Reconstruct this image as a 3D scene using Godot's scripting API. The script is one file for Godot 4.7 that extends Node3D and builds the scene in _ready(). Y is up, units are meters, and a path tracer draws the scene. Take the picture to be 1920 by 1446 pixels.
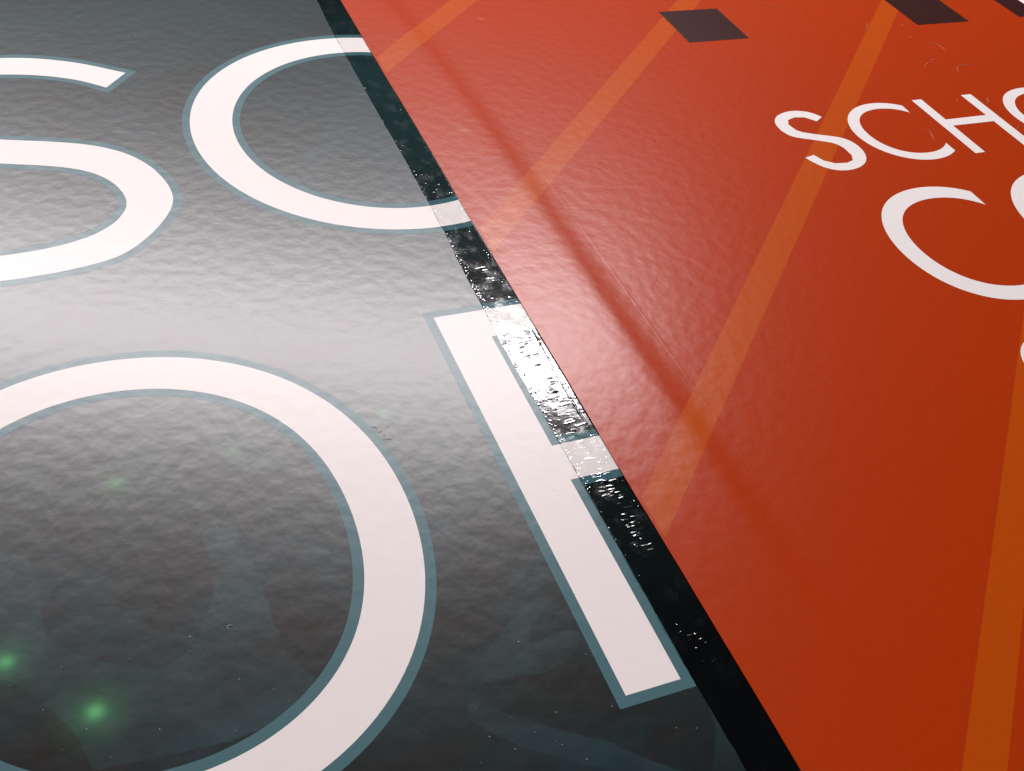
extends Node3D
# Two large printed display panels lying on a white floor: a dark one below, an orange one overlapping it.
# Plan coordinates (x to the right, z towards the viewer) are written in units of U metres.

const U := 0.5
const Y_OUTLINE := 0.00004
const Y_FACE := 0.00008
const Y_STRIP := 0.00014
const EDGE_X := 0.5860      # left edge of the orange panel (plan units)
const RIGHT_X := 2.2917     # its right edge

var relief_tex: ImageTexture
var strip_relief: ImageTexture
var strip_smudge: ImageTexture
var used := {}
var rng := RandomNumberGenerator.new()
var wob := FastNoiseLite.new()

func _ready() -> void:
	rng.seed = 41
	wob.seed = 5
	wob.frequency = 1.0
	# ---- camera
	var cam := Camera3D.new()
	cam.name = "camera"
	cam.position = Vector3(0, U, 0)
	cam.rotation = Vector3(-0.7580, -0.50148, 0.1735)
	cam.fov = 39.75
	cam.near = 0.02
	cam.far = 60.0
	add_child(cam)
	cam.current = true
	# ---- surroundings: a dim interior
	var env := Environment.new()
	env.background_mode = Environment.BG_COLOR
	env.background_color = lin(0.024, 0.025, 0.026)
	env.tonemap_mode = Environment.TONE_MAPPER_LINEAR
	env.tonemap_exposure = 1.0
	env.sdfgi_enabled = true
	env.ssao_enabled = true
	env.ssil_enabled = true
	var we := WorldEnvironment.new()
	we.name = "surroundings"
	we.environment = env
	add_child(we)
	# ---- the lamp whose reflection lies across both panels
	ceiling_lamp()
	# ---- surfaces
	relief_tex = make_relief()
	strip_relief = make_strip_relief()
	strip_smudge = make_strip_smudge()
	floor_surface()
	dark_panel()
	orange_panel()
	dust()

# ------------------------------------------------------------------ helpers
func lin(r: float, g: float, b: float) -> Color:
	return Color(r, g, b).linear_to_srgb()

func P(x: float, z: float) -> Vector2:
	return Vector2(x, z) * U

func numbered(called: String) -> String:
	used[called] = int(used.get(called, -1)) + 1
	return called if used[called] == 0 else "%s_%03d" % [called, used[called]]

func tag(o: Node, label: String, category := "", group := "", kind := "") -> void:
	if label != "": o.set_meta("label", label)
	if category != "": o.set_meta("category", category)
	if group != "": o.set_meta("group", group)
	if kind != "": o.set_meta("kind", kind)

func put(mesh: Mesh, called: String, m: Material, parent: Node) -> MeshInstance3D:
	var o := MeshInstance3D.new()
	o.name = called
	o.mesh = mesh
	o.material_override = m
	parent.add_child(o, true)
	return o

# laminated print: matte film with a soft, lumpy relief
func film(c: Color, rough := 0.295, relief := 0.0050, shine := 0.465) -> StandardMaterial3D:
	var m := StandardMaterial3D.new()
	m.albedo_color = c
	m.roughness = rough
	m.metallic_specular = shine
	m.heightmap_enabled = true
	m.heightmap_texture = relief_tex
	m.heightmap_scale = relief
	m.uv1_triplanar = true
	m.uv1_world_triplanar = true
	m.uv1_scale = Vector3.ONE / 0.6
	return m

# bare print under clear glossy film
func gloss(c: Color) -> StandardMaterial3D:
	var m := StandardMaterial3D.new()
	m.albedo_color = c
	m.roughness = 1.0
	m.roughness_texture = strip_smudge
	m.roughness_texture_channel = BaseMaterial3D.TEXTURE_CHANNEL_RED
	m.heightmap_enabled = true
	m.heightmap_texture = strip_relief
	m.heightmap_scale = 0.02
	return m

func tri(st: SurfaceTool, a: Vector3, b: Vector3, c: Vector3) -> void:
	if (b - a).cross(c - a).y > 0.0:
		var t := b
		b = c
		c = t
	for v in [a, b, c]:
		st.set_normal(Vector3.UP)
		st.set_uv(strip_uv(v.x, v.z))
		st.add_vertex(v)

const SX0 := 0.50
const SX1 := 0.62
const SZ0 := -2.20
const SZ1 := -0.24
func strip_uv(x: float, z: float) -> Vector2:
	return Vector2((x / U - SX0) / (SX1 - SX0), (z / U - SZ0) / (SZ1 - SZ0))

func poly_mesh(polys: Array, y: float) -> ArrayMesh:
	var st := SurfaceTool.new()
	st.begin(Mesh.PRIMITIVE_TRIANGLES)
	for p in polys:
		var idx := Geometry2D.triangulate_polygon(p)
		for k in range(0, idx.size(), 3):
			var a: Vector2 = p[idx[k]]
			var b: Vector2 = p[idx[k + 1]]
			var c: Vector2 = p[idx[k + 2]]
			tri(st, Vector3(a.x, y, a.y), Vector3(b.x, y, b.y), Vector3(c.x, y, c.y))
	return st.commit()

# closed outline through points; corners listed by index stay sharp
func smooth_outline(pts: Array, corners: Array, steps := 6) -> PackedVector2Array:
	var out := PackedVector2Array()
	var n := pts.size()
	for w in [0.5, -0.52, 0.5, -0.52]:
		var was := pts.duplicate()
		for i in n:
			if not i in corners:
				pts[i] = was[i] + ((was[(i - 1 + n) % n] + was[(i + 1) % n]) * 0.5 - was[i]) * w
	for i in n:
		var p1: Vector2 = pts[i]
		var p2: Vector2 = pts[(i + 1) % n]
		var p0: Vector2 = p1 * 2.0 - p2 if i in corners else pts[(i - 1 + n) % n]
		var p3: Vector2 = p2 * 2.0 - p1 if ((i + 1) % n) in corners else pts[(i + 2) % n]
		for k in steps:
			var t := float(k) / steps
			out.append(0.5 * (2.0 * p1 + (p2 - p0) * t + (2.0 * p0 - 5.0 * p1 + 4.0 * p2 - p3) * t * t + (3.0 * p1 - p0 - 3.0 * p2 + p3) * t * t * t))
	return out

# a round letter stroke: ring given by centre, mean radius and the cos 2a term of each edge
func edge_pt(e: Array, a: float, grow := 0.0) -> Vector2:
	var r: float = e[2] + e[3] * cos(2.0 * a) + e[4] * sin(2.0 * a) + e[5] * cos(4.0 * a) + grow
	return P(e[0] + r * cos(a), e[1] + r * sin(a))

func arc_band(outer: Array, inner: Array, a0: float, a1: float, b0: float, b1: float, grow := 0.0, n := 120) -> PackedVector2Array:
	var p := PackedVector2Array()
	for k in n + 1:
		p.append(edge_pt(outer, lerpf(a0, a1, float(k) / n), grow))
	for k in n + 1:
		p.append(edge_pt(inner, lerpf(b1, b0, float(k) / n), -grow))
	return p

func ring_mesh(outer: Array, inner: Array, y: float, grow := 0.0, n := 180) -> ArrayMesh:
	var st := SurfaceTool.new()
	st.begin(Mesh.PRIMITIVE_TRIANGLES)
	for k in n:
		var a := TAU * k / n
		var b := TAU * (k + 1) / n
		var o0 := edge_pt(outer, a, grow)
		var o1 := edge_pt(outer, b, grow)
		var i0 := edge_pt(inner, a, -grow)
		var i1 := edge_pt(inner, b, -grow)
		tri(st, Vector3(o0.x, y, o0.y), Vector3(o1.x, y, o1.y), Vector3(i0.x, y, i0.y))
		tri(st, Vector3(i0.x, y, i0.y), Vector3(o1.x, y, o1.y), Vector3(i1.x, y, i1.y))
	return st.commit()

func vecs(flat: Array) -> Array:
	var out := []
	for k in range(0, flat.size(), 2):
		out.append(P(flat[k], flat[k + 1]))
	return out

func box_mesh(lo: Vector3, hi: Vector3) -> ArrayMesh:
	var b := BoxMesh.new()
	b.size = hi - lo
	var st := SurfaceTool.new()
	st.append_from(b, 0, Transform3D(Basis.IDENTITY, (lo + hi) / 2.0))
	return st.commit()

# ------------------------------------------------------------------ relief maps
func float_map(a: PackedFloat32Array, w: int, h: int) -> ImageTexture:
	return ImageTexture.create_from_image(Image.create_from_data(w, h, false, Image.FORMAT_RF, a.to_byte_array()))

# lumps about a centimetre across, with finer grain, over a tile of 0.6 m
func make_relief() -> ImageTexture:
	var n := 1024
	var f := FastNoiseLite.new()
	f.seed = 12
	f.noise_type = FastNoiseLite.TYPE_SIMPLEX_SMOOTH
	f.frequency = 1.0 / 25.0
	f.fractal_type = FastNoiseLite.FRACTAL_FBM
	f.fractal_octaves = 3
	f.fractal_gain = 0.34
	f.fractal_lacunarity = 2.3
	var a := PackedFloat32Array()
	a.resize(n * n)
	var m := 96
	for y in n:
		for x in n:
			a[y * n + x] = f.get_noise_2d(x, y)
	for y in n:      # blend the borders so that the tile closes
		for x in m:
			var t := float(x) / m
			a[y * n + x] = a[y * n + x] * sqrt(t) + f.get_noise_2d(x + n, y) * sqrt(1.0 - t)
	for y in m:
		for x in n:
			var t := float(y) / m
			a[y * n + x] = a[y * n + x] * sqrt(t) + f.get_noise_2d(x, y + n) * sqrt(1.0 - t)
	var r := RandomNumberGenerator.new()
	r.seed = 9
	for k in n * n:      # the grain of the film itself
		a[k] += r.randf_range(-0.05, 0.05)
	return float_map(a, n, n)

# the glossy strip: slight waves, tiny bubbles along its edges, a few puckered places
func make_strip_relief() -> ImageTexture:
	var w := 224
	var h := 2048
	var a := PackedFloat32Array()
	a.resize(w * h)
	var mm_x := (SX1 - SX0) * U * 1000.0 / w
	var mm_z := (SZ1 - SZ0) * U * 1000.0 / h
	var f := FastNoiseLite.new()
	f.seed = 3
	f.frequency = 1.0
	for y in h:
		for x in w:
			var mx := x * mm_x
			var mz := y * mm_z
			var v := 0.16 * f.get_noise_2d(mx / 26.0, mz / 34.0) + 0.085 * f.get_noise_2d(mx / 8.0 + 50.0, mz / 6.5)
			v += 0.012 * f.get_noise_2d(mx / 2.4 + 90.0, mz / 1.6 + 9.0)
			a[y * w + x] = v
	var r := RandomNumberGenerator.new()
	r.seed = 77
	# bubbles: many along the left edge, fewer along the right and in between
	for k in 1200:
		var z := r.randf_range(SZ0, SZ1)
		var x := 0.0
		var pick := r.randf()
		if pick < 0.62: x = strip_left(z) + absf(r.randfn(0.0, 0.0035)) + 0.0008
		elif pick < 0.8: x = EDGE_X - 0.006 + r.randfn(0.0, 0.003)
		else: x = r.randf_range(strip_left(z), EDGE_X)
		var rad := r.randf_range(0.30, 0.62)
		blob(a, w, h, x, z, rad, rad * r.randf_range(0.2, 0.95), mm_x, mm_z)
	# puckers: short ridges lying across the strip
	for c in [[-0.905, 16, 0.020], [-0.965, 5, 0.014], [-0.835, 10, 0.016], [-1.005, 5, 0.012], [-0.640, 26, 0.016], [-0.660, 10, 0.012], [-0.72, 26, 0.02], [-0.495, 26, 0.014], [-0.470, 6, 0.01], [-1.409, 7, 0.02], [-1.81, 5, 0.02], [-0.735, 12, 0.02], [-1.15, 5, 0.03]]:
		for k in int(c[1]):
			var z: float = c[0] + r.randfn(0.0, c[2])
			var x0 := r.randf_range(0.540, 0.562)
			var len := r.randf_range(0.006, 0.022)
			var tilt := r.randf_range(-0.25, 0.25)
			var amp := r.randf_range(0.08, 0.55)
			for s in 24:
				var t := s / 23.0
				blob(a, w, h, x0 + len * t, z + tilt * len * (t - 0.5), 0.45, amp * sin(PI * t) * 0.45, mm_x, mm_z)
	# a long fold close to the orange panel
	for s in 700:
		var z := lerpf(-1.03, -0.30, s / 699.0)
		blob(a, w, h, 0.5775 + 0.002 * f.get_noise_2d(z * 9.0, 3.0), z, 0.8, 0.10, mm_x, mm_z)
	return float_map(a, w, h)

# handling marks: clear gloss with duller smears
func make_strip_smudge() -> ImageTexture:
	var w := 96
	var h := 1024
	var a := PackedFloat32Array()
	a.resize(w * h)
	var f := FastNoiseLite.new()
	f.seed = 31
	f.frequency = 1.0
	f.fractal_octaves = 4
	for y in h:
		for x in w:
			var mx := float(x) / w * (SX1 - SX0) * U * 1000.0
			var mz := float(y) / h * (SZ1 - SZ0) * U * 1000.0
			var v := f.get_noise_2d(mx / 16.0, mz / 22.0) + 0.5 * f.get_noise_2d(mx / 3.0 + 70.0, mz / 3.5)
			a[y * w + x] = 0.085 + 0.09 * smoothstep(-0.15, 0.7, v)
	return float_map(a, w, h)

func blob(a: PackedFloat32Array, w: int, h: int, x: float, z: float, rad_mm: float, high: float, mm_x: float, mm_z: float) -> void:
	var cx := (x - SX0) / (SX1 - SX0) * w
	var cz := (z - SZ0) / (SZ1 - SZ0) * h
	var nx := int(ceil(2.2 * rad_mm / mm_x))
	var nz := int(ceil(2.2 * rad_mm / mm_z))
	for j in range(maxi(0, int(cz) - nz), mini(h, int(cz) + nz + 1)):
		for i in range(maxi(0, int(cx) - nx), mini(w, int(cx) + nx + 1)):
			var dx := (i + 0.5 - cx) * mm_x / rad_mm
			var dz := (j + 0.5 - cz) * mm_z / rad_mm
			a[j * w + i] += high * exp(-(dx * dx + dz * dz))

# ------------------------------------------------------------------ lamp and floor
func ceiling_lamp() -> void:
	# a long lamp beyond the panels, mirrored in them, and its neighbour in the row behind the viewer
	hang_lamp(Vector3(0.03, 2.0, -2.915), 3.4, 21.6, "long white ceiling lamp mirrored across both panels")
	hang_lamp(Vector3(0.95, 2.0, 1.10), 3.4, 2.1, "long white ceiling lamp overhead behind the viewer")

func hang_lamp(at: Vector3, long: float, energy: float, says: String) -> void:
	var dir := Vector3(-0.93, 0, -0.37).normalized()
	var wide := 0.20
	var root := Node3D.new()
	root.name = numbered("ceiling_lamp")
	root.position = at
	root.rotation.y = atan2(-dir.z, dir.x)
	add_child(root)
	tag(root, says, "lamp", "ceiling lamps")
	var white := StandardMaterial3D.new()
	white.albedo_color = lin(0.7, 0.7, 0.7)
	put(box_mesh(Vector3(-long / 2 - 0.03, 0.03, -wide / 2 - 0.03), Vector3(long / 2 + 0.03, 0.09, wide / 2 + 0.03)), "housing", white, root)
	var glow := StandardMaterial3D.new()
	glow.albedo_color = lin(0.8, 0.8, 0.8)
	glow.emission_enabled = true
	glow.emission = Color(1.0, 0.97, 0.98)
	glow.emission_energy_multiplier = 2.0
	put(box_mesh(Vector3(-long / 2, 0.005, -wide / 2), Vector3(long / 2, 0.029, wide / 2)), "diffuser", glow, root)
	var l := AreaLight3D.new()
	l.name = "lamp_light"
	l.area_size = Vector2(long, wide)
	l.area_normalize_energy = true
	l.light_energy = energy
	l.light_color = Color(1.0, 0.972, 0.980)
	l.area_range = 12.0
	l.shadow_enabled = true
	l.rotation.x = -PI / 2
	root.add_child(l)

func floor_surface() -> void:
	var m := StandardMaterial3D.new()
	m.albedo_color = lin(0.78, 0.77, 0.75)
	m.roughness = 0.5
	var o := put(box_mesh(Vector3(-1.6, -0.021, -2.6), Vector3(2.6, -0.001, 0.6)), "floor", m, self)
	tag(o, "white floor beyond the orange panel", "", "", "structure")

# ------------------------------------------------------------------ dark panel
func strip_left(z: float) -> float:
	var t := [-2.30, 0.541, -2.10, 0.539, -1.98, 0.535, -1.62, 0.534, -1.52, 0.536, -1.38, 0.534, -1.28, 0.5335, -1.21, 0.530, -1.15, 0.528, -1.09, 0.528, -1.015, 0.525, -0.94, 0.526, -0.88, 0.5275, -0.80, 0.5285, -0.70, 0.5288, -0.60, 0.5290, -0.48, 0.5290, -0.43, 0.531, -0.10, 0.535]
	for k in range(0, t.size() - 2, 2):
		if z <= t[k + 2]:
			return lerpf(t[k + 1], t[k + 3], (z - t[k]) / (t[k + 2] - t[k]))
	return t[t.size() - 1]

func strip_outline() -> PackedVector2Array:
	var p := PackedVector2Array()
	var n := 1300
	for k in n + 1:
		var z := lerpf(SZ0 + 0.002, SZ1 - 0.002, float(k) / n)
		var rag := 0.0016 * wob.get_noise_1d(z * 55.0) + 0.0011 * wob.get_noise_1d(z * 190.0 + 30.0)
		p.append(P(strip_left(z) + rag, z))
	p.append(P(0.615, SZ1 - 0.002))
	p.append(P(0.615, SZ0 + 0.002))
	return p

func dark_print() -> ImageTexture:
	var w := 512
	var h := 1280
	var x0 := -0.30
	var x1 := 0.66
	var z0 := -2.50
	var z1 := -0.10
	var img := Image.create(w, h, false, Image.FORMAT_RGBF)
	var f := FastNoiseLite.new()
	f.seed = 21
	f.frequency = 1.0
	f.fractal_octaves = 3
	var shapes := [
		[vecs([0.422, -0.602, 0.388, -0.591, 0.363, -0.575, 0.324, -0.547, 0.303, -0.537, 0.288, -0.512, 0.331, -0.515, 0.378, -0.505, 0.407, -0.513, 0.428, -0.526, 0.435, -0.541, 0.418, -0.549, 0.395, -0.545, 0.374, -0.545, 0.387, -0.565, 0.409, -0.579]), 0.8],
		[vecs([0.295, -0.515, 0.307, -0.485, 0.335, -0.463, 0.372, -0.436, 0.411, -0.411, 0.432, -0.389, 0.465, -0.361, 0.52, -0.33, 0.46, -0.34, 0.397, -0.383, 0.36, -0.408, 0.323, -0.435, 0.294, -0.464, 0.28, -0.481]), 0.75],
		[vecs([0.498, -0.20, 0.498, -0.35, 0.525, -0.389, 0.533, -0.431, 0.538, -0.40, 0.54, -0.34, 0.545, -0.20]), 0.55],
		# the pale ring of teal inside the big O, round a brown disc
		[vecs([-0.30, -0.86, -0.18, -0.84, -0.112, -0.81, -0.105, -0.769, -0.105, -0.722, -0.103, -0.701, -0.082, -0.677, -0.056, -0.658, -0.026, -0.638, -0.001, -0.63, 0.017, -0.635, 0.038, -0.649, 0.051, -0.674, 0.063, -0.699, 0.07, -0.716, 0.071, -0.753, 0.068, -0.80, 0.107, -0.79, 0.107, -0.755, 0.115, -0.735, 0.119, -0.682, 0.121, -0.641, 0.124, -0.611, 0.135, -0.587, 0.145, -0.575, 0.13, -0.54, 0.05, -0.53, -0.076, -0.54, -0.083, -0.569, -0.09, -0.589, -0.11, -0.621, -0.13, -0.65, -0.149, -0.664, -0.30, -0.70]), 0.95],
		# streaks near the top and inside the C
		[vecs([0.23, -2.134, 0.30, -2.16, 0.427, -1.99, 0.56, -1.93, 0.56, -1.89, 0.448, -1.882, 0.335, -1.876, 0.427, -1.945, 0.303, -2.06]), 0.5],
		[vecs([0.60, -1.86, 0.52, -1.74, 0.46, -1.66, 0.40, -1.56, 0.30, -1.46, 0.36, -1.46, 0.46, -1.54, 0.56, -1.64, 0.62, -1.72]), 0.5]]
	var boxes := []
	for s in shapes:
		var lo: Vector2 = s[0][0]
		var hi: Vector2 = lo
		for v in s[0]:
			lo = lo.min(v)
			hi = hi.max(v)
		boxes.append([lo, hi, PackedVector2Array(s[0])])
	var spots := [[-0.067, -0.601, 1.0, 0.013], [-0.143, -0.683, 0.85, 0.012], [-0.012, -0.890, 0.42, 0.012], [0.129, -0.906, 0.25, 0.010], [0.323, -0.921, 0.22, 0.012]]
	var warm := Vector3(0.0080, 0.0058, 0.0048)
	var cold := Vector3(0.0050, 0.0165, 0.0190)
	var teal := Vector3(0.015, 0.038, 0.041)
	for j in h:
		var z := lerpf(z0, z1, (j + 0.5) / h)
		for i in w:
			var x := lerpf(x0, x1, (i + 0.5) / w)
			var t := clampf(0.58 + 0.9 * f.get_noise_2d(x * 7.0, z * 7.0), 0.0, 1.0)
			var c := warm.lerp(cold, t)
			var t2 := f.get_noise_2d(x * 16.0 + 11.0, z * 16.0 - 5.0)
			c += Vector3(0.006, 0.001, 0.001) * maxf(0.0, t2) + Vector3(0.0, 0.005, 0.005) * maxf(0.0, -t2)
			# the printed picture turns teal towards the upper right corner of the lettering
			var u := exp(-pow((x - 0.62) / 0.22, 2.0) - pow((z + 1.62) / 0.42, 2.0)) * 0.75
			u = maxf(u, 0.6 * exp(-pow((x - 0.25) / 0.45, 2.0) - pow((z + 2.10) / 0.25, 2.0)))
			c = c.lerp(teal, clampf(u, 0.0, 0.9))
			var q := P(x, z)
			for k in shapes.size():
				if q.x > boxes[k][0].x and q.y > boxes[k][0].y and q.x < boxes[k][1].x and q.y < boxes[k][1].y and Geometry2D.is_point_in_polygon(q, boxes[k][2]):
					c = c.lerp(teal, shapes[k][1] * clampf(0.6 + 0.7 * f.get_noise_2d(x * 9.0 + 40.0, z * 9.0), 0.2, 1.0))
			for s in spots:
				var d: float = Vector2(x - s[0], z - s[1]).length() / s[3]
				if d < 5.0:
					var g: float = s[2] * (0.62 * exp(-d * d * 2.2) + 0.14 * exp(-d * d * 0.22))
					c += Vector3(0.10, 0.46, 0.14) * g
			img.set_pixel(i, j, Color(c.x, c.y, c.z))
	return ImageTexture.create_from_image(img)

func dark_panel() -> void:
	var root := Node3D.new()
	root.name = "dark_display_panel"
	root.position = Vector3.ZERO
	add_child(root)
	tag(root, "dark panel with big white outlined letters lying under the orange one", "display panel")
	var print_tex := dark_print()
	# the sheet
	var st := SurfaceTool.new()
	st.begin(Mesh.PRIMITIVE_TRIANGLES)
	var xa := -1.04
	var xb := 0.665
	var za := -3.00
	var zb := 0.24
	var nx := 12
	var nz := 24
	for i in nx:
		for j in nz:
			var q := []
			for c in [[0, 0], [1, 0], [1, 1], [0, 1]]:
				q.append(Vector2(lerpf(xa, xb, float(i + c[0]) / nx), lerpf(za, zb, float(j + c[1]) / nz)))
			for t in [[0, 1, 2], [0, 2, 3]]:
				for k in t:
					var v: Vector2 = q[k]
					st.set_normal(Vector3.UP)
					st.set_uv2(Vector2((v.x + 0.30) / 0.96, (v.y + 2.50) / 2.40))
					st.add_vertex(Vector3(v.x * U, 0.0, v.y * U))
	var sheet_mat := film(Color.WHITE)
	sheet_mat.detail_enabled = true          # the picture lies on the second uv set, the relief in the world
	sheet_mat.detail_albedo = print_tex
	sheet_mat.detail_uv_layer = BaseMaterial3D.DETAIL_UV_2
	sheet_mat.detail_blend_mode = BaseMaterial3D.BLEND_MODE_MIX
	var sheet := put(st.commit(), "printed_sheet", sheet_mat, root)
	tag(sheet, "near black printed face with faint teal shapes and green glints")
	put(box_mesh(Vector3(xa * U, -0.0009, za * U), Vector3(xb * U, -0.00004, zb * U)), "backing", film(lin(0.02, 0.02, 0.02), 0.6), root)

	var white := film(lin(0.765, 0.705, 0.685), 0.295, 0.0050, 0.27)
	var teal := film(lin(0.058, 0.132, 0.148), 0.295, 0.0050, 0.37)
	var W := 0.0128
	# big letter outlines
	var o_out := [0.0003, -0.7766, 0.3203, -0.0084, 0.0027, -0.0026]
	var o_in := [-0.0033, -0.7754, 0.2584, -0.0127, 0.0018, -0.0026]
	var c_out := [0.5270, -1.6128, 0.3220, 0.0023, 0.0016, -0.0005]
	var c_in := [0.5282, -1.6120, 0.2580, -0.0028, -0.0005, -0.0001]
	var s_pts := vecs([0.1269, -1.8522, 0.0556, -1.9018, -0.0175, -1.9233, -0.0747, -1.9333, -0.150, -1.934, -0.225, -1.915, -0.285, -1.870, -0.315, -1.805, -0.305, -1.735, -0.255, -1.670, -0.180, -1.625, -0.0945, -1.596, -0.0314, -1.5781, 0.0118, -1.5597, 0.0435, -1.5359, 0.0642, -1.5092, 0.0750, -1.4723, 0.0740, -1.4484, 0.0666, -1.4262, 0.0453, -1.3982, 0.0129, -1.3780, -0.0375, -1.3620, -0.1085, -1.3566, -0.18, -1.366, -0.24, -1.392, -0.285, -1.432, -0.333, -1.390, -0.28, -1.340, -0.20, -1.309, -0.1118, -1.3000, -0.0427, -1.3024, 0.0127, -1.3109, 0.0456, -1.3225, 0.0672, -1.3353, 0.1021, -1.3679, 0.1271, -1.4042, 0.1415, -1.4396, 0.1446, -1.4636, 0.1389, -1.5048, 0.1214, -1.5522, 0.0908, -1.5923, 0.0403, -1.6257, -0.0121, -1.6448, -0.0904, -1.6652, -0.165, -1.692, -0.225, -1.732, -0.248, -1.785, -0.238, -1.832, -0.195, -1.866, -0.14, -1.877, -0.0782, -1.8741, -0.0214, -1.8657, 0.0491, -1.8395, 0.0888, -1.8052])
	var s_poly := smooth_outline(s_pts, [0, 25, 26, 53], 6)
	var c_poly := arc_band(c_out, c_in, 0.75, TAU - 0.75, 0.70, TAU - 0.70)
	var f_poly := PackedVector2Array(vecs([0.4490, -1.0855, 0.80, -1.0855, 0.80, -1.0275, 0.5168, -1.0275, 0.5168, -0.8085, 0.76, -0.8085, 0.76, -0.7485, 0.5168, -0.7485, 0.5168, -0.4535, 0.4496, -0.4540]))
	var faces := {"S": s_poly, "C": c_poly, "F": f_poly}
	var says := {"S": "white letter S cut off by the left of the picture", "C": "white letter C running under the orange panel", "F": "white letter F whose arms run under the orange panel"}
	var rims := {}
	for k in faces:
		rims[k] = Geometry2D.offset_polygon(faces[k], W * U, Geometry2D.JOIN_MITER if k != "C" else Geometry2D.JOIN_ROUND)
		var face := put(poly_mesh([faces[k]], Y_FACE), "letter", white, root)
		tag(face, says[k])
		put(poly_mesh(rims[k], Y_OUTLINE), "outline", teal, face)
	var big_o := put(ring_mesh(o_out, o_in, Y_FACE), "letter", white, root)
	tag(big_o, "white letter O with a green glint inside it")
	put(ring_mesh(o_out, o_in, Y_OUTLINE, W), "outline", teal, big_o)

	# the glossy strip along the edge, with the print that shows through it
	var so := strip_outline()
	var strip := put(poly_mesh([so], Y_STRIP), "glossy_strip", strip_base(print_tex), root)
	tag(strip, "clear glossy strip with a ragged edge catching the lamp")
	var gw := gloss(lin(0.70, 0.665, 0.64))
	var gt := gloss(lin(0.040, 0.105, 0.120))
	for k in ["C", "F"]:
		for r in rims[k]:
			for piece in Geometry2D.intersect_polygons(so, r):
				put(poly_mesh([piece], Y_STRIP + 0.00004), "letter_outline", gt, strip)
		for piece in Geometry2D.intersect_polygons(so, faces[k]):
			put(poly_mesh([piece], Y_STRIP + 0.00008), "letter_piece", gw, strip)
	scuffs(root)

func scuffs(root: Node3D) -> void:
	var m := film(lin(0.045, 0.040, 0.037), 0.5)
	for q in [[0.3050, -0.8990, 0.0100, 0.0026, 0.5], [0.3100, -0.8890, 0.0045, 0.0016, -0.4], [0.3165, -0.8745, 0.0120, 0.0020, 0.25], [0.3230, -0.8960, 0.0012, 0.0050, 0.1], [0.3130, -0.8830, 0.0050, 0.0012, 0.7]]:
		var p := PackedVector2Array()
		for k in 10:
			var a := TAU * k / 10.0
			var v := Vector2(cos(a) * q[2], sin(a) * q[3]) * 0.5 * rng.randf_range(0.65, 1.15)
			v = v.rotated(q[4])
			p.append(P(q[0] + v.x, q[1] + v.y))
		put(poly_mesh([p], Y_OUTLINE + 0.00002), "scuff_mark", m, root)

func strip_base(_tex: Texture2D) -> StandardMaterial3D:
	# print colours below the strip, far end to near end: teal, then near black
	var w := 4
	var h := 512
	var img := Image.create(w, h, false, Image.FORMAT_RGBF)
	var f := FastNoiseLite.new()
	f.seed = 8
	f.frequency = 1.0
	for j in h:
		var z := lerpf(SZ0, SZ1, (j + 0.5) / h)
		var u := clampf(exp(-pow((z + 1.65) / 0.45, 2.0)) + 0.35 * f.get_noise_1d(z * 6.0), 0.0, 1.0)
		var c := Vector3(0.0016, 0.0021, 0.0026).lerp(Vector3(0.010, 0.026, 0.026), u)
		for i in w:
			img.set_pixel(i, j, Color(c.x, c.y, c.z))
	var m := gloss(Color.WHITE)
	m.albedo_texture = ImageTexture.create_from_image(img)
	return m

# ------------------------------------------------------------------ orange panel
# height of its face (metres) at plan position (plan units)
func crease_x(z: float) -> float:
	var t := clampf((-1.40 - z) / 0.486, 0.0, 1.6)
	return 0.757 - 0.016 * t * t

func orange_h(x: float, z: float) -> float:
	var cx := crease_x(z)
	var near := clampf((-0.42 - z) / 0.30, 0.0, 1.0)       # the fold dies out towards the viewer
	near = near * near * (3.0 - 2.0 * near)
	# from the edge the sheet rises slowly to a low swell, then falls into the fold
	var g := (x - (cx - 0.036)) * U
	var rise := clampf((x - EDGE_X) * U, 0.0, 0.075)
	var fall := 0.5 * (1.0 + erf_like(g / 0.0108))
	var swell := 0.00145 * (rise / 0.06) * (1.0 - fall)
	var h := 0.0012 + lerpf(0.35, 1.0, near) * swell
	# beyond the fold it climbs very gently and levels out
	h += 0.0006 * (1.0 - exp(-maxf(0.0, x - cx) * U / 0.14)) * near
	var d := (x - cx) * U
	h += 0.00003 * near * exp(-d * d / (0.0007 * 0.0007))  # the sharp line itself
	for q in [[0.8602, -1.9779, 0.00030], [0.669, -1.5612, 0.00016]]:
		var e := Vector2(x - q[0], (z - q[1])).length() * U / 0.0045
		h += q[2] * exp(-e * e)
	h += 0.00012 * wob.get_noise_2d(x * 3.0, z * 2.5)
	return h

func erf_like(t: float) -> float:
	return tanh(1.2 * t)

func orange_n(x: float, z: float) -> Vector3:
	var e := 0.0004
	var hx := (orange_h(x + e, z) - orange_h(x - e, z)) / (2.0 * e * U)
	var hz := (orange_h(x, z + e) - orange_h(x, z - e)) / (2.0 * e * U)
	return Vector3(-hx, 1.0, -hz).normalized()

func edge_wave(z: float) -> float:
	return 0.0018 * wob.get_noise_1d(z * 2.2 + 7.0) + 0.0004 * wob.get_noise_1d(z * 30.0)

func orange_quad(st: SurfaceTool, q: Array, lift: float) -> void:
	for t in [[0, 1, 2], [0, 2, 3]]:
		for k in t:
			var v: Vector2 = q[k]
			st.set_normal(orange_n(v.x, v.y))
			st.add_vertex(Vector3(v.x * U, orange_h(v.x, v.y) + lift, v.y * U))

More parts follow.
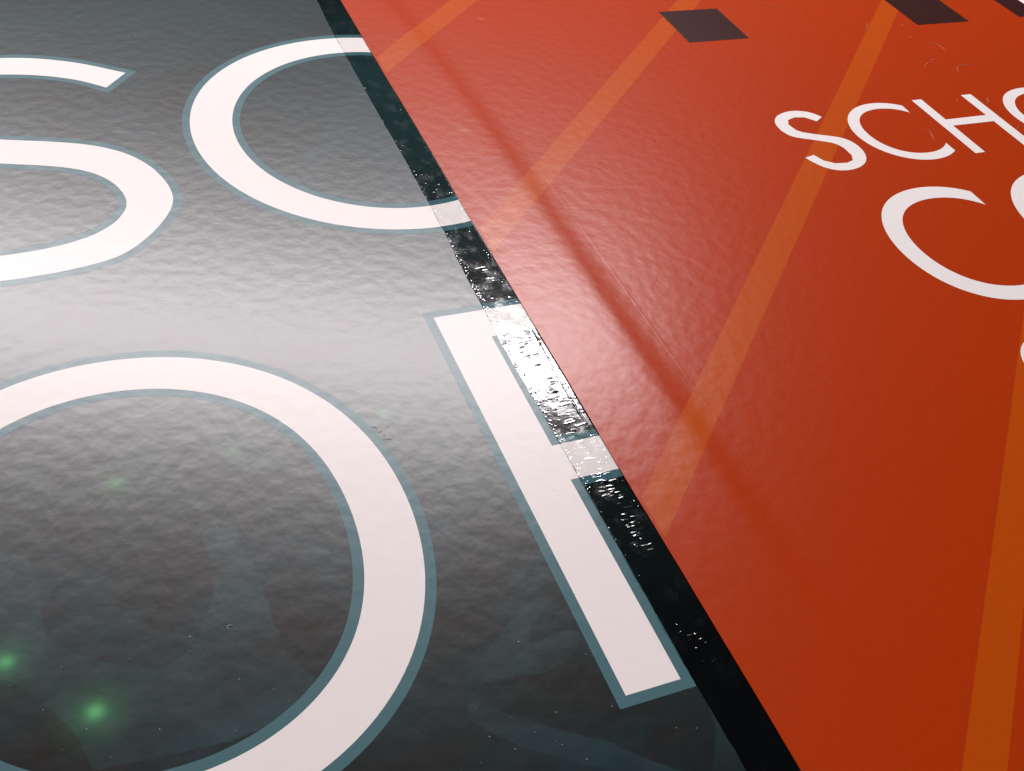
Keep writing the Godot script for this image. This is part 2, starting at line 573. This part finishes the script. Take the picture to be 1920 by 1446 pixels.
func orange_panel() -> void:
	var root := Node3D.new()
	root.name = "orange_display_panel"
	root.position = Vector3(EDGE_X * U, 0, 0)
	add_child(root)
	tag(root, "orange red panel with white lettering lying over the dark one", "display panel")
	var holder := root
	var base := film(lin(0.365, 0.030, 0.0006), 0.295, 0.0068, 0.41)
	var stripe := film(lin(0.42, 0.059, 0.0006), 0.295, 0.0068, 0.41)
	var white := film(lin(0.755, 0.72, 0.70))
	var brown := film(lin(0.034, 0.009, 0.007))
	var xs := [EDGE_X]
	while xs[-1] < RIGHT_X - 0.0001:
		var x: float = xs[-1]
		var step := 0.04
		if x < 0.66 or x > 0.80: step = 0.02
		else: step = 0.0035
		if x > 0.733 and x < 0.768: step = 0.0006
		if x > 0.9: step = 0.05
		if (x > 0.645 and x < 0.69) or (x > 0.835 and x < 0.885): step = 0.0025
		xs.append(minf(x + step, RIGHT_X))
	var zs := []
	var zz := -3.0
	while zz < 0.24:
		zs.append(zz)
		zz += 0.0025 if (zz > -2.003 and zz < -1.952) or (zz > -1.585 and zz < -1.538) else 0.03
	var st := SurfaceTool.new()
	st.begin(Mesh.PRIMITIVE_TRIANGLES)
	for j in zs.size() - 1:
		for i in xs.size() - 1:
			var q := []
			for c in [[0, 0], [1, 0], [1, 1], [0, 1]]:
				var z: float = zs[j + c[1]]
				var x: float = xs[i + c[0]]
				if i + c[0] == 0: x += edge_wave(z)
				q.append(Vector2(x, z))
			orange_quad(st, q, 0.0)
	# cut edges and underside
	var low := 0.0007
	for j in zs.size() - 1:
		for side in 2:
			var za: float = zs[j]
			var zb: float = zs[j + 1]
			var xa: float = EDGE_X + edge_wave(za) if side == 0 else RIGHT_X
			var xb: float = EDGE_X + edge_wave(zb) if side == 0 else RIGHT_X
			var a := Vector3(xa * U, orange_h(xa, za), za * U)
			var b := Vector3(xb * U, orange_h(xb, zb), zb * U)
			var n := Vector3.LEFT if side == 0 else Vector3.RIGHT
			var quad := [a, b, b - Vector3(0, low, 0), a - Vector3(0, low, 0)]
			if side == 1: quad.reverse()
			for t in [[0, 1, 2], [0, 2, 3]]:
				for k in t:
					st.set_normal(n)
					st.add_vertex(quad[k])
	for j in zs.size() - 1:
		for i in range(0, xs.size() - 1):
			for t in [[0, 2, 1], [0, 3, 2]]:
				for k in t:
					var c: Array = [[0, 0], [1, 0], [1, 1], [0, 1]][k]
					var z: float = zs[j + c[1]]
					var x: float = xs[i + c[0]]
					if i + c[0] == 0: x += edge_wave(z)
					st.set_normal(Vector3.DOWN)
					st.add_vertex(Vector3(x * U, orange_h(x, z) - low, z * U))
	var sheet := shifted(st.commit(), "printed_sheet", base, holder)
	tag(sheet, "orange red printed face with a long soft fold")
	# paler diagonal bands
	for s in [[-1.251, -1.187], [-0.683, -0.618], [-0.1045, -0.039], [0.484, 0.547]]:
		var bs := SurfaceTool.new()
		bs.begin(Mesh.PRIMITIVE_TRIANGLES)
		var x := EDGE_X + 0.004
		var prev := []
		while x < 2.26:
			var pair := []
			for v in s:
				pair.append(Vector2(x, v + 0.036 * (x - 0.6) - x))
			# run along the band: step on x
			if prev and pair[0].y > -2.95:
				for k in 4:
					var q := [prev[0].lerp(prev[1], k / 4.0), pair[0].lerp(pair[1], k / 4.0), pair[0].lerp(pair[1], (k + 1) / 4.0), prev[0].lerp(prev[1], (k + 1) / 4.0)]
					orange_quad(bs, q, 0.00005)
			prev = pair
			x += 0.0012 if x > 0.70 and x < 0.80 else 0.012
		shifted(bs.commit(), "printed_band", stripe, holder)
	# dark squares
	for q in [[1.2741, -1.9546, 1.4256, -1.8098], [1.8980, -1.9640, 2.0547, -1.8150], [2.2172, -1.9700, 2.2880, -1.8196]]:
		var p := PackedVector2Array(vecs([q[0], q[1], q[2], q[1], q[2], q[3], q[0], q[3]]))
		var sq := on_orange([p], "printed_square", brown, holder, 0.0001)
		tag(sq, "dark brown printed square" if q[0] < 2.2 else "dark brown printed square at the far edge")
	# lettering
	var s_poly := smooth_outline(vecs([1.3971, -1.4805, 1.3899, -1.4933, 1.3738, -1.5055, 1.3537, -1.5117, 1.3293, -1.511, 1.3084, -1.503, 1.2947, -1.4926, 1.2868, -1.4814, 1.2811, -1.4662, 1.281, -1.4477, 1.2868, -1.4326, 1.2962, -1.4231, 1.3097, -1.4154, 1.3315, -1.406, 1.353, -1.3962, 1.3654, -1.3867, 1.3727, -1.3746, 1.3756, -1.3563, 1.3729, -1.3403, 1.3682, -1.3319, 1.36, -1.3253, 1.3489, -1.3228, 1.3311, -1.3238, 1.3172, -1.328, 1.3075, -1.3362, 1.3009, -1.3467, 1.2972, -1.3594, 1.2741, -1.3544, 1.2792, -1.3392, 1.2865, -1.3276, 1.2945, -1.317, 1.3042, -1.3091, 1.3181, -1.3028, 1.3361, -1.3001, 1.3579, -1.3028, 1.3774, -1.3105, 1.3924, -1.3227, 1.4021, -1.3373, 1.407, -1.3518, 1.4085, -1.3694, 1.405, -1.3869, 1.3953, -1.4003, 1.381, -1.4094, 1.3628, -1.4175, 1.338, -1.4275, 1.3208, -1.4371, 1.3119, -1.4473, 1.3085, -1.4615, 1.3115, -1.4747, 1.3166, -1.4813, 1.3289, -1.4881, 1.344, -1.4894, 1.3565, -1.4865, 1.3676, -1.4791, 1.3759, -1.4675]), [0, 26, 27, 54], 5)
	tag(on_orange([s_poly], "letter", white, holder, 0.0001), "small white letter S")
	var a0 := acos((1.6055 - 1.5416) / 0.1062)
	var b0 := acos((1.6050 - 1.5425) / 0.0850)
	var c_poly := arc_band([1.5416, -1.4052, 0.1086, 0.0031, 0.0, 0.0], [1.5425, -1.4059, 0.0847, 0.0013, 0.0005, -0.0008], a0, TAU - a0, b0, TAU - b0, 0.0, 64)
	tag(on_orange([c_poly], "letter", white, holder, 0.0001), "small white letter C")
	var h_poly := PackedVector2Array(vecs([1.6430, -1.5070, 1.6683, -1.5070, 1.6683, -1.4255, 1.7755, -1.4255, 1.7755, -1.5074, 1.8022, -1.5074, 1.8022, -1.3020, 1.7755, -1.3020, 1.7755, -1.4010, 1.6683, -1.4018, 1.6683, -1.3024, 1.6440, -1.3022]))
	tag(on_orange([h_poly], "letter", white, holder, 0.0001), "small white letter H")
	var o_mesh := [1.9493, -1.4068, 0.1085, 0.0030, -0.0010, -0.0007]
	var o_in := [1.9490, -1.4090, 0.0815, 0.0016, -0.0004, 0.0]
	tag(shifted(ring_on_orange(o_mesh, o_in), "letter", white, holder), "small white letter O cut off by the right of the picture")
	var p0 := acos((1.5367 - 1.4360) / 0.1640)
	var q0 := acos((1.5366 - 1.4421) / 0.1283)
	var big_c := arc_band([1.4360, -1.0596, 0.1622, -0.0011, -0.0012, -0.0014], [1.4421, -1.0589, 0.1283, -0.0001, 0.0007, -0.0013], p0, TAU - p0, q0, TAU - q0, 0.0, 72)
	tag(on_orange([big_c], "letter", white, holder, 0.0001), "larger white letter C below the small lettering")
	tag(shifted(ring_on_orange([1.7420, -1.0600, 0.1640, 0.0, 0.0, -0.0014], [1.7420, -1.0600, 0.1290, 0.0, 0.0, -0.0013]), "letter", white, holder), "larger white letter O at the right of the picture")
	tag(shifted(ring_on_orange([1.3600, -0.7480, 0.0700, 0.0, 0.0, 0.0], [1.3600, -0.7480, 0.0540, 0.0, 0.0, 0.0]), "letter", white, holder), "sliver of a white round letter at the right of the picture")

func ring_on_orange(outer: Array, inner: Array) -> ArrayMesh:
	var st := SurfaceTool.new()
	st.begin(Mesh.PRIMITIVE_TRIANGLES)
	var n := 96
	for k in n:
		var a := TAU * k / n
		var b := TAU * (k + 1) / n
		orange_quad(st, [edge_pt(outer, a) / U, edge_pt(outer, b) / U, edge_pt(inner, b) / U, edge_pt(inner, a) / U], 0.0001)
	return st.commit()

# keep the part's own origin at the panel's edge
func shifted(mesh: ArrayMesh, called: String, m: Material, parent: Node3D) -> MeshInstance3D:
	var o := put(mesh, called, m, parent)
	o.position = -parent.position
	return o

func on_orange(polys: Array, called: String, m: Material, parent: Node3D, lift: float) -> MeshInstance3D:
	var st := SurfaceTool.new()
	st.begin(Mesh.PRIMITIVE_TRIANGLES)
	for p in polys:
		var idx := Geometry2D.triangulate_polygon(p)
		for k in range(0, idx.size(), 3):
			var t := [p[idx[k]] / U, p[idx[k + 1]] / U, p[idx[k + 2]] / U]
			if (t[1] - t[0]).cross(t[2] - t[0]) < 0.0:
				t.reverse()
			for v in t:
				st.set_normal(orange_n(v.x, v.y))
				st.add_vertex(Vector3(v.x * U, orange_h(v.x, v.y) + lift, v.y * U))
	return shifted(st.commit(), called, m, parent)

# ------------------------------------------------------------------ dust and lint
func fleck(st: SurfaceTool, x: float, y: float, z: float, size: float, long: float) -> void:
	# an irregular low flake
	var n := 6
	var turn := rng.randf() * TAU
	var ring := []
	for k in n:
		var a := TAU * k / n
		var v := Vector2(cos(a) * long, sin(a)) * size * rng.randf_range(0.6, 1.1)
		v = v.rotated(turn)
		ring.append(Vector3(x * U + v.x, y, z * U + v.y))
	var top := Vector3(x * U, y + size * 0.7, z * U)
	for k in n:
		for v in [ring[k], ring[(k + 1) % n], top]:
			st.add_vertex(v)

func fibre(pts: Array, y: float, thick: float) -> ArrayMesh:
	var st := SurfaceTool.new()
	st.begin(Mesh.PRIMITIVE_TRIANGLES)
	var c := Curve3D.new()
	c.bake_interval = 0.0008
	for i in pts.size():
		var p: Vector2 = pts[i]
		var before: Vector2 = pts[maxi(i - 1, 0)]
		var after: Vector2 = pts[mini(i + 1, pts.size() - 1)]
		var d := (after - before) * 0.22
		c.add_point(Vector3(p.x, y + thick * (0.6 + 0.4 * sin(i * 2.1)), p.y), -Vector3(d.x, 0, d.y), Vector3(d.x, 0, d.y))
	var b := c.get_baked_points()
	var n := 5
	for i in b.size() - 1:
		var d := (b[i + 1] - b[i]).normalized()
		var side := d.cross(Vector3.UP).normalized()
		var up := side.cross(d)
		var r0 := thick * (1.0 - 0.7 * pow(absf(2.0 * i / (b.size() - 1.0) - 1.0), 3.0))
		var r1 := thick * (1.0 - 0.7 * pow(absf(2.0 * (i + 1) / (b.size() - 1.0) - 1.0), 3.0))
		for k in n:
			var a0 := TAU * k / n
			var a1 := TAU * (k + 1) / n
			var q := [b[i] + (side * cos(a0) + up * sin(a0)) * r0, b[i] + (side * cos(a1) + up * sin(a1)) * r0, b[i + 1] + (side * cos(a1) + up * sin(a1)) * r1, b[i + 1] + (side * cos(a0) + up * sin(a0)) * r1]
			for t in [[0, 1, 2], [0, 2, 3]]:
				for m in t:
					st.add_vertex(q[m])
	st.generate_normals()
	return st.commit()

func dust() -> void:
	var pale := StandardMaterial3D.new()
	pale.albedo_color = lin(0.36, 0.355, 0.34)
	pale.roughness = 0.9
	var st := SurfaceTool.new()
	st.begin(Mesh.PRIMITIVE_TRIANGLES)
	# the specks that can be made out on the dark panel
	var seen := [-0.0162, -0.8099, 0.9, 0.0558, -0.7609, 0.4, 0.0586, -0.6844, 0.4, 0.0336, -0.659, 0.7, 0.0302, -0.6426, 0.4, 0.0714, -0.5945, 0.6, 0.102, -0.5733, 0.45, -0.1135, -0.6177, 0.6, -0.0769, -0.5846, 0.7, -0.0118, -0.5634, 0.5, 0.0574, -0.5391, 0.45, -0.0593, -0.5483, 0.45, -0.1058, -0.6748, 0.4, -0.0924, -0.661, 0.4, -0.1409, -0.6544, 0.4, 0.3601, -0.5952, 0.45, 0.3642, -0.5494, 0.75, 0.3081, -0.5746, 0.5, 0.2603, -0.5578, 0.5, 0.3699, -0.4594, 0.5, 0.2942, -0.4554, 0.6, 0.3142, -0.4349, 0.7, 0.3793, -0.4021, 0.5, 0.4301, -0.4471, 0.45, 0.3405, -0.4458, 0.5, 0.3864, -0.4579, 0.3, 0.3617, -0.4242, 0.5, 0.3576, -0.4298, 0.4, 0.1621, -1.9879, 1.2, 0.5051, -0.3967, 0.5, 0.4845, -0.404, 0.5]
	for k in range(0, seen.size(), 3):
		fleck(st, seen[k], 0.0002, seen[k + 1], seen[k + 2] * 0.00055, rng.randf_range(1.0, 1.9))
	# and the finest specks between them
	for k in 260:
		var x := rng.randf_range(-0.3, 0.53)
		var z := rng.randf_range(-2.1, -0.3)
		fleck(st, x, 0.0002, z, rng.randf_range(0.00008, 0.00022), rng.randf_range(1.0, 2.0))
	for k in 150:
		var x := rng.randf_range(0.62, 2.2)
		var z := rng.randf_range(-2.1, -0.3)
		fleck(st, x, orange_h(x, z) + 0.0002, z, rng.randf_range(0.00008, 0.0002), rng.randf_range(1.0, 2.0))
	st.generate_normals()
	var d := put(st.commit(), "dust", pale, self)
	tag(d, "fine pale dust specks scattered over both panels", "dust", "", "stuff")
	# short lint fibres
	var lint := StandardMaterial3D.new()
	lint.albedo_color = lin(0.52, 0.24, 0.16)
	lint.roughness = 0.9
	var grey := StandardMaterial3D.new()
	grey.albedo_color = lin(0.45, 0.45, 0.43)
	grey.roughness = 0.9
	var strands := [
		[[1.7739, -1.6293, 1.79, -1.642, 1.8069, -1.6464], "pale lint fibre above the small letter C and H gap"],
		[[1.8419, -1.5978, 1.858, -1.618, 1.88, -1.6237, 1.9094, -1.6257], "bent pale lint fibre above the small letter H"],
		[[1.7489, -1.4967, 1.752, -1.491, 1.7486, -1.4857], "tiny pale lint clump between the stems of the small H"],
		[[1.8073, -1.4652, 1.822, -1.472, 1.8278, -1.4842, 1.8404, -1.4866], "hooked pale lint fibre between the small H and O"],
		[[1.5965, -1.4028, 1.60, -1.39, 1.5954, -1.3807, 1.5873, -1.3602], "pale lint fibre in the opening of the small letter C"],
		[[1.8059, -1.3646, 1.818, -1.372, 1.8307, -1.3729], "pale lint fibre touching the lower left of the small O"],
		[[1.8602, -1.7216, 1.8722, -1.727, 1.8822, -1.7239, 1.8835, -1.6905], "curved pale lint fibre below the second dark square"],
		[[1.809, -1.651, 1.82, -1.659, 1.8305, -1.6627], "short pale lint fibre under the curved one"],
		[[1.8542, -1.8251, 1.855, -1.818, 1.8492, -1.8122], "tiny pale lint fibre left of the second dark square"],
		[[1.8364, -1.7688, 1.837, -1.762, 1.8301, -1.7566], "tiny pale lint fibre below left of the second dark square"],
		[[1.5498, -1.9753, 1.558, -1.962, 1.5679, -1.9567, 1.5894, -1.9296], "wavy pale lint fibre right of the first dark square"],
		[[1.7287, -1.8034, 1.752, -1.818, 1.7708, -1.8406], "pale lint fibre on the third diagonal band"],
		[[0.0736, -0.6548, 0.0725, -0.6596, 0.0786, -0.6601], "hooked grey lint fibre inside the big letter O"]]
	for s in strands:
		var f: Array = s[0]
		var on_dark: bool = f[0] < EDGE_X
		var at := P(f[0], f[1])
		var pts := []
		for k in range(0, f.size(), 2):
			pts.append(P(f[k], f[k + 1]) - at)
		var o := put(fibre(pts, 0.0, 0.00017 if on_dark else 0.00023), numbered("lint_fibre"), grey if on_dark else lint, self)
		o.position = Vector3(at.x, 0.0002 if on_dark else orange_h(f[0], f[1]) + 0.00015, at.y)
		tag(o, s[1], "lint", "lint fibres on the panels")
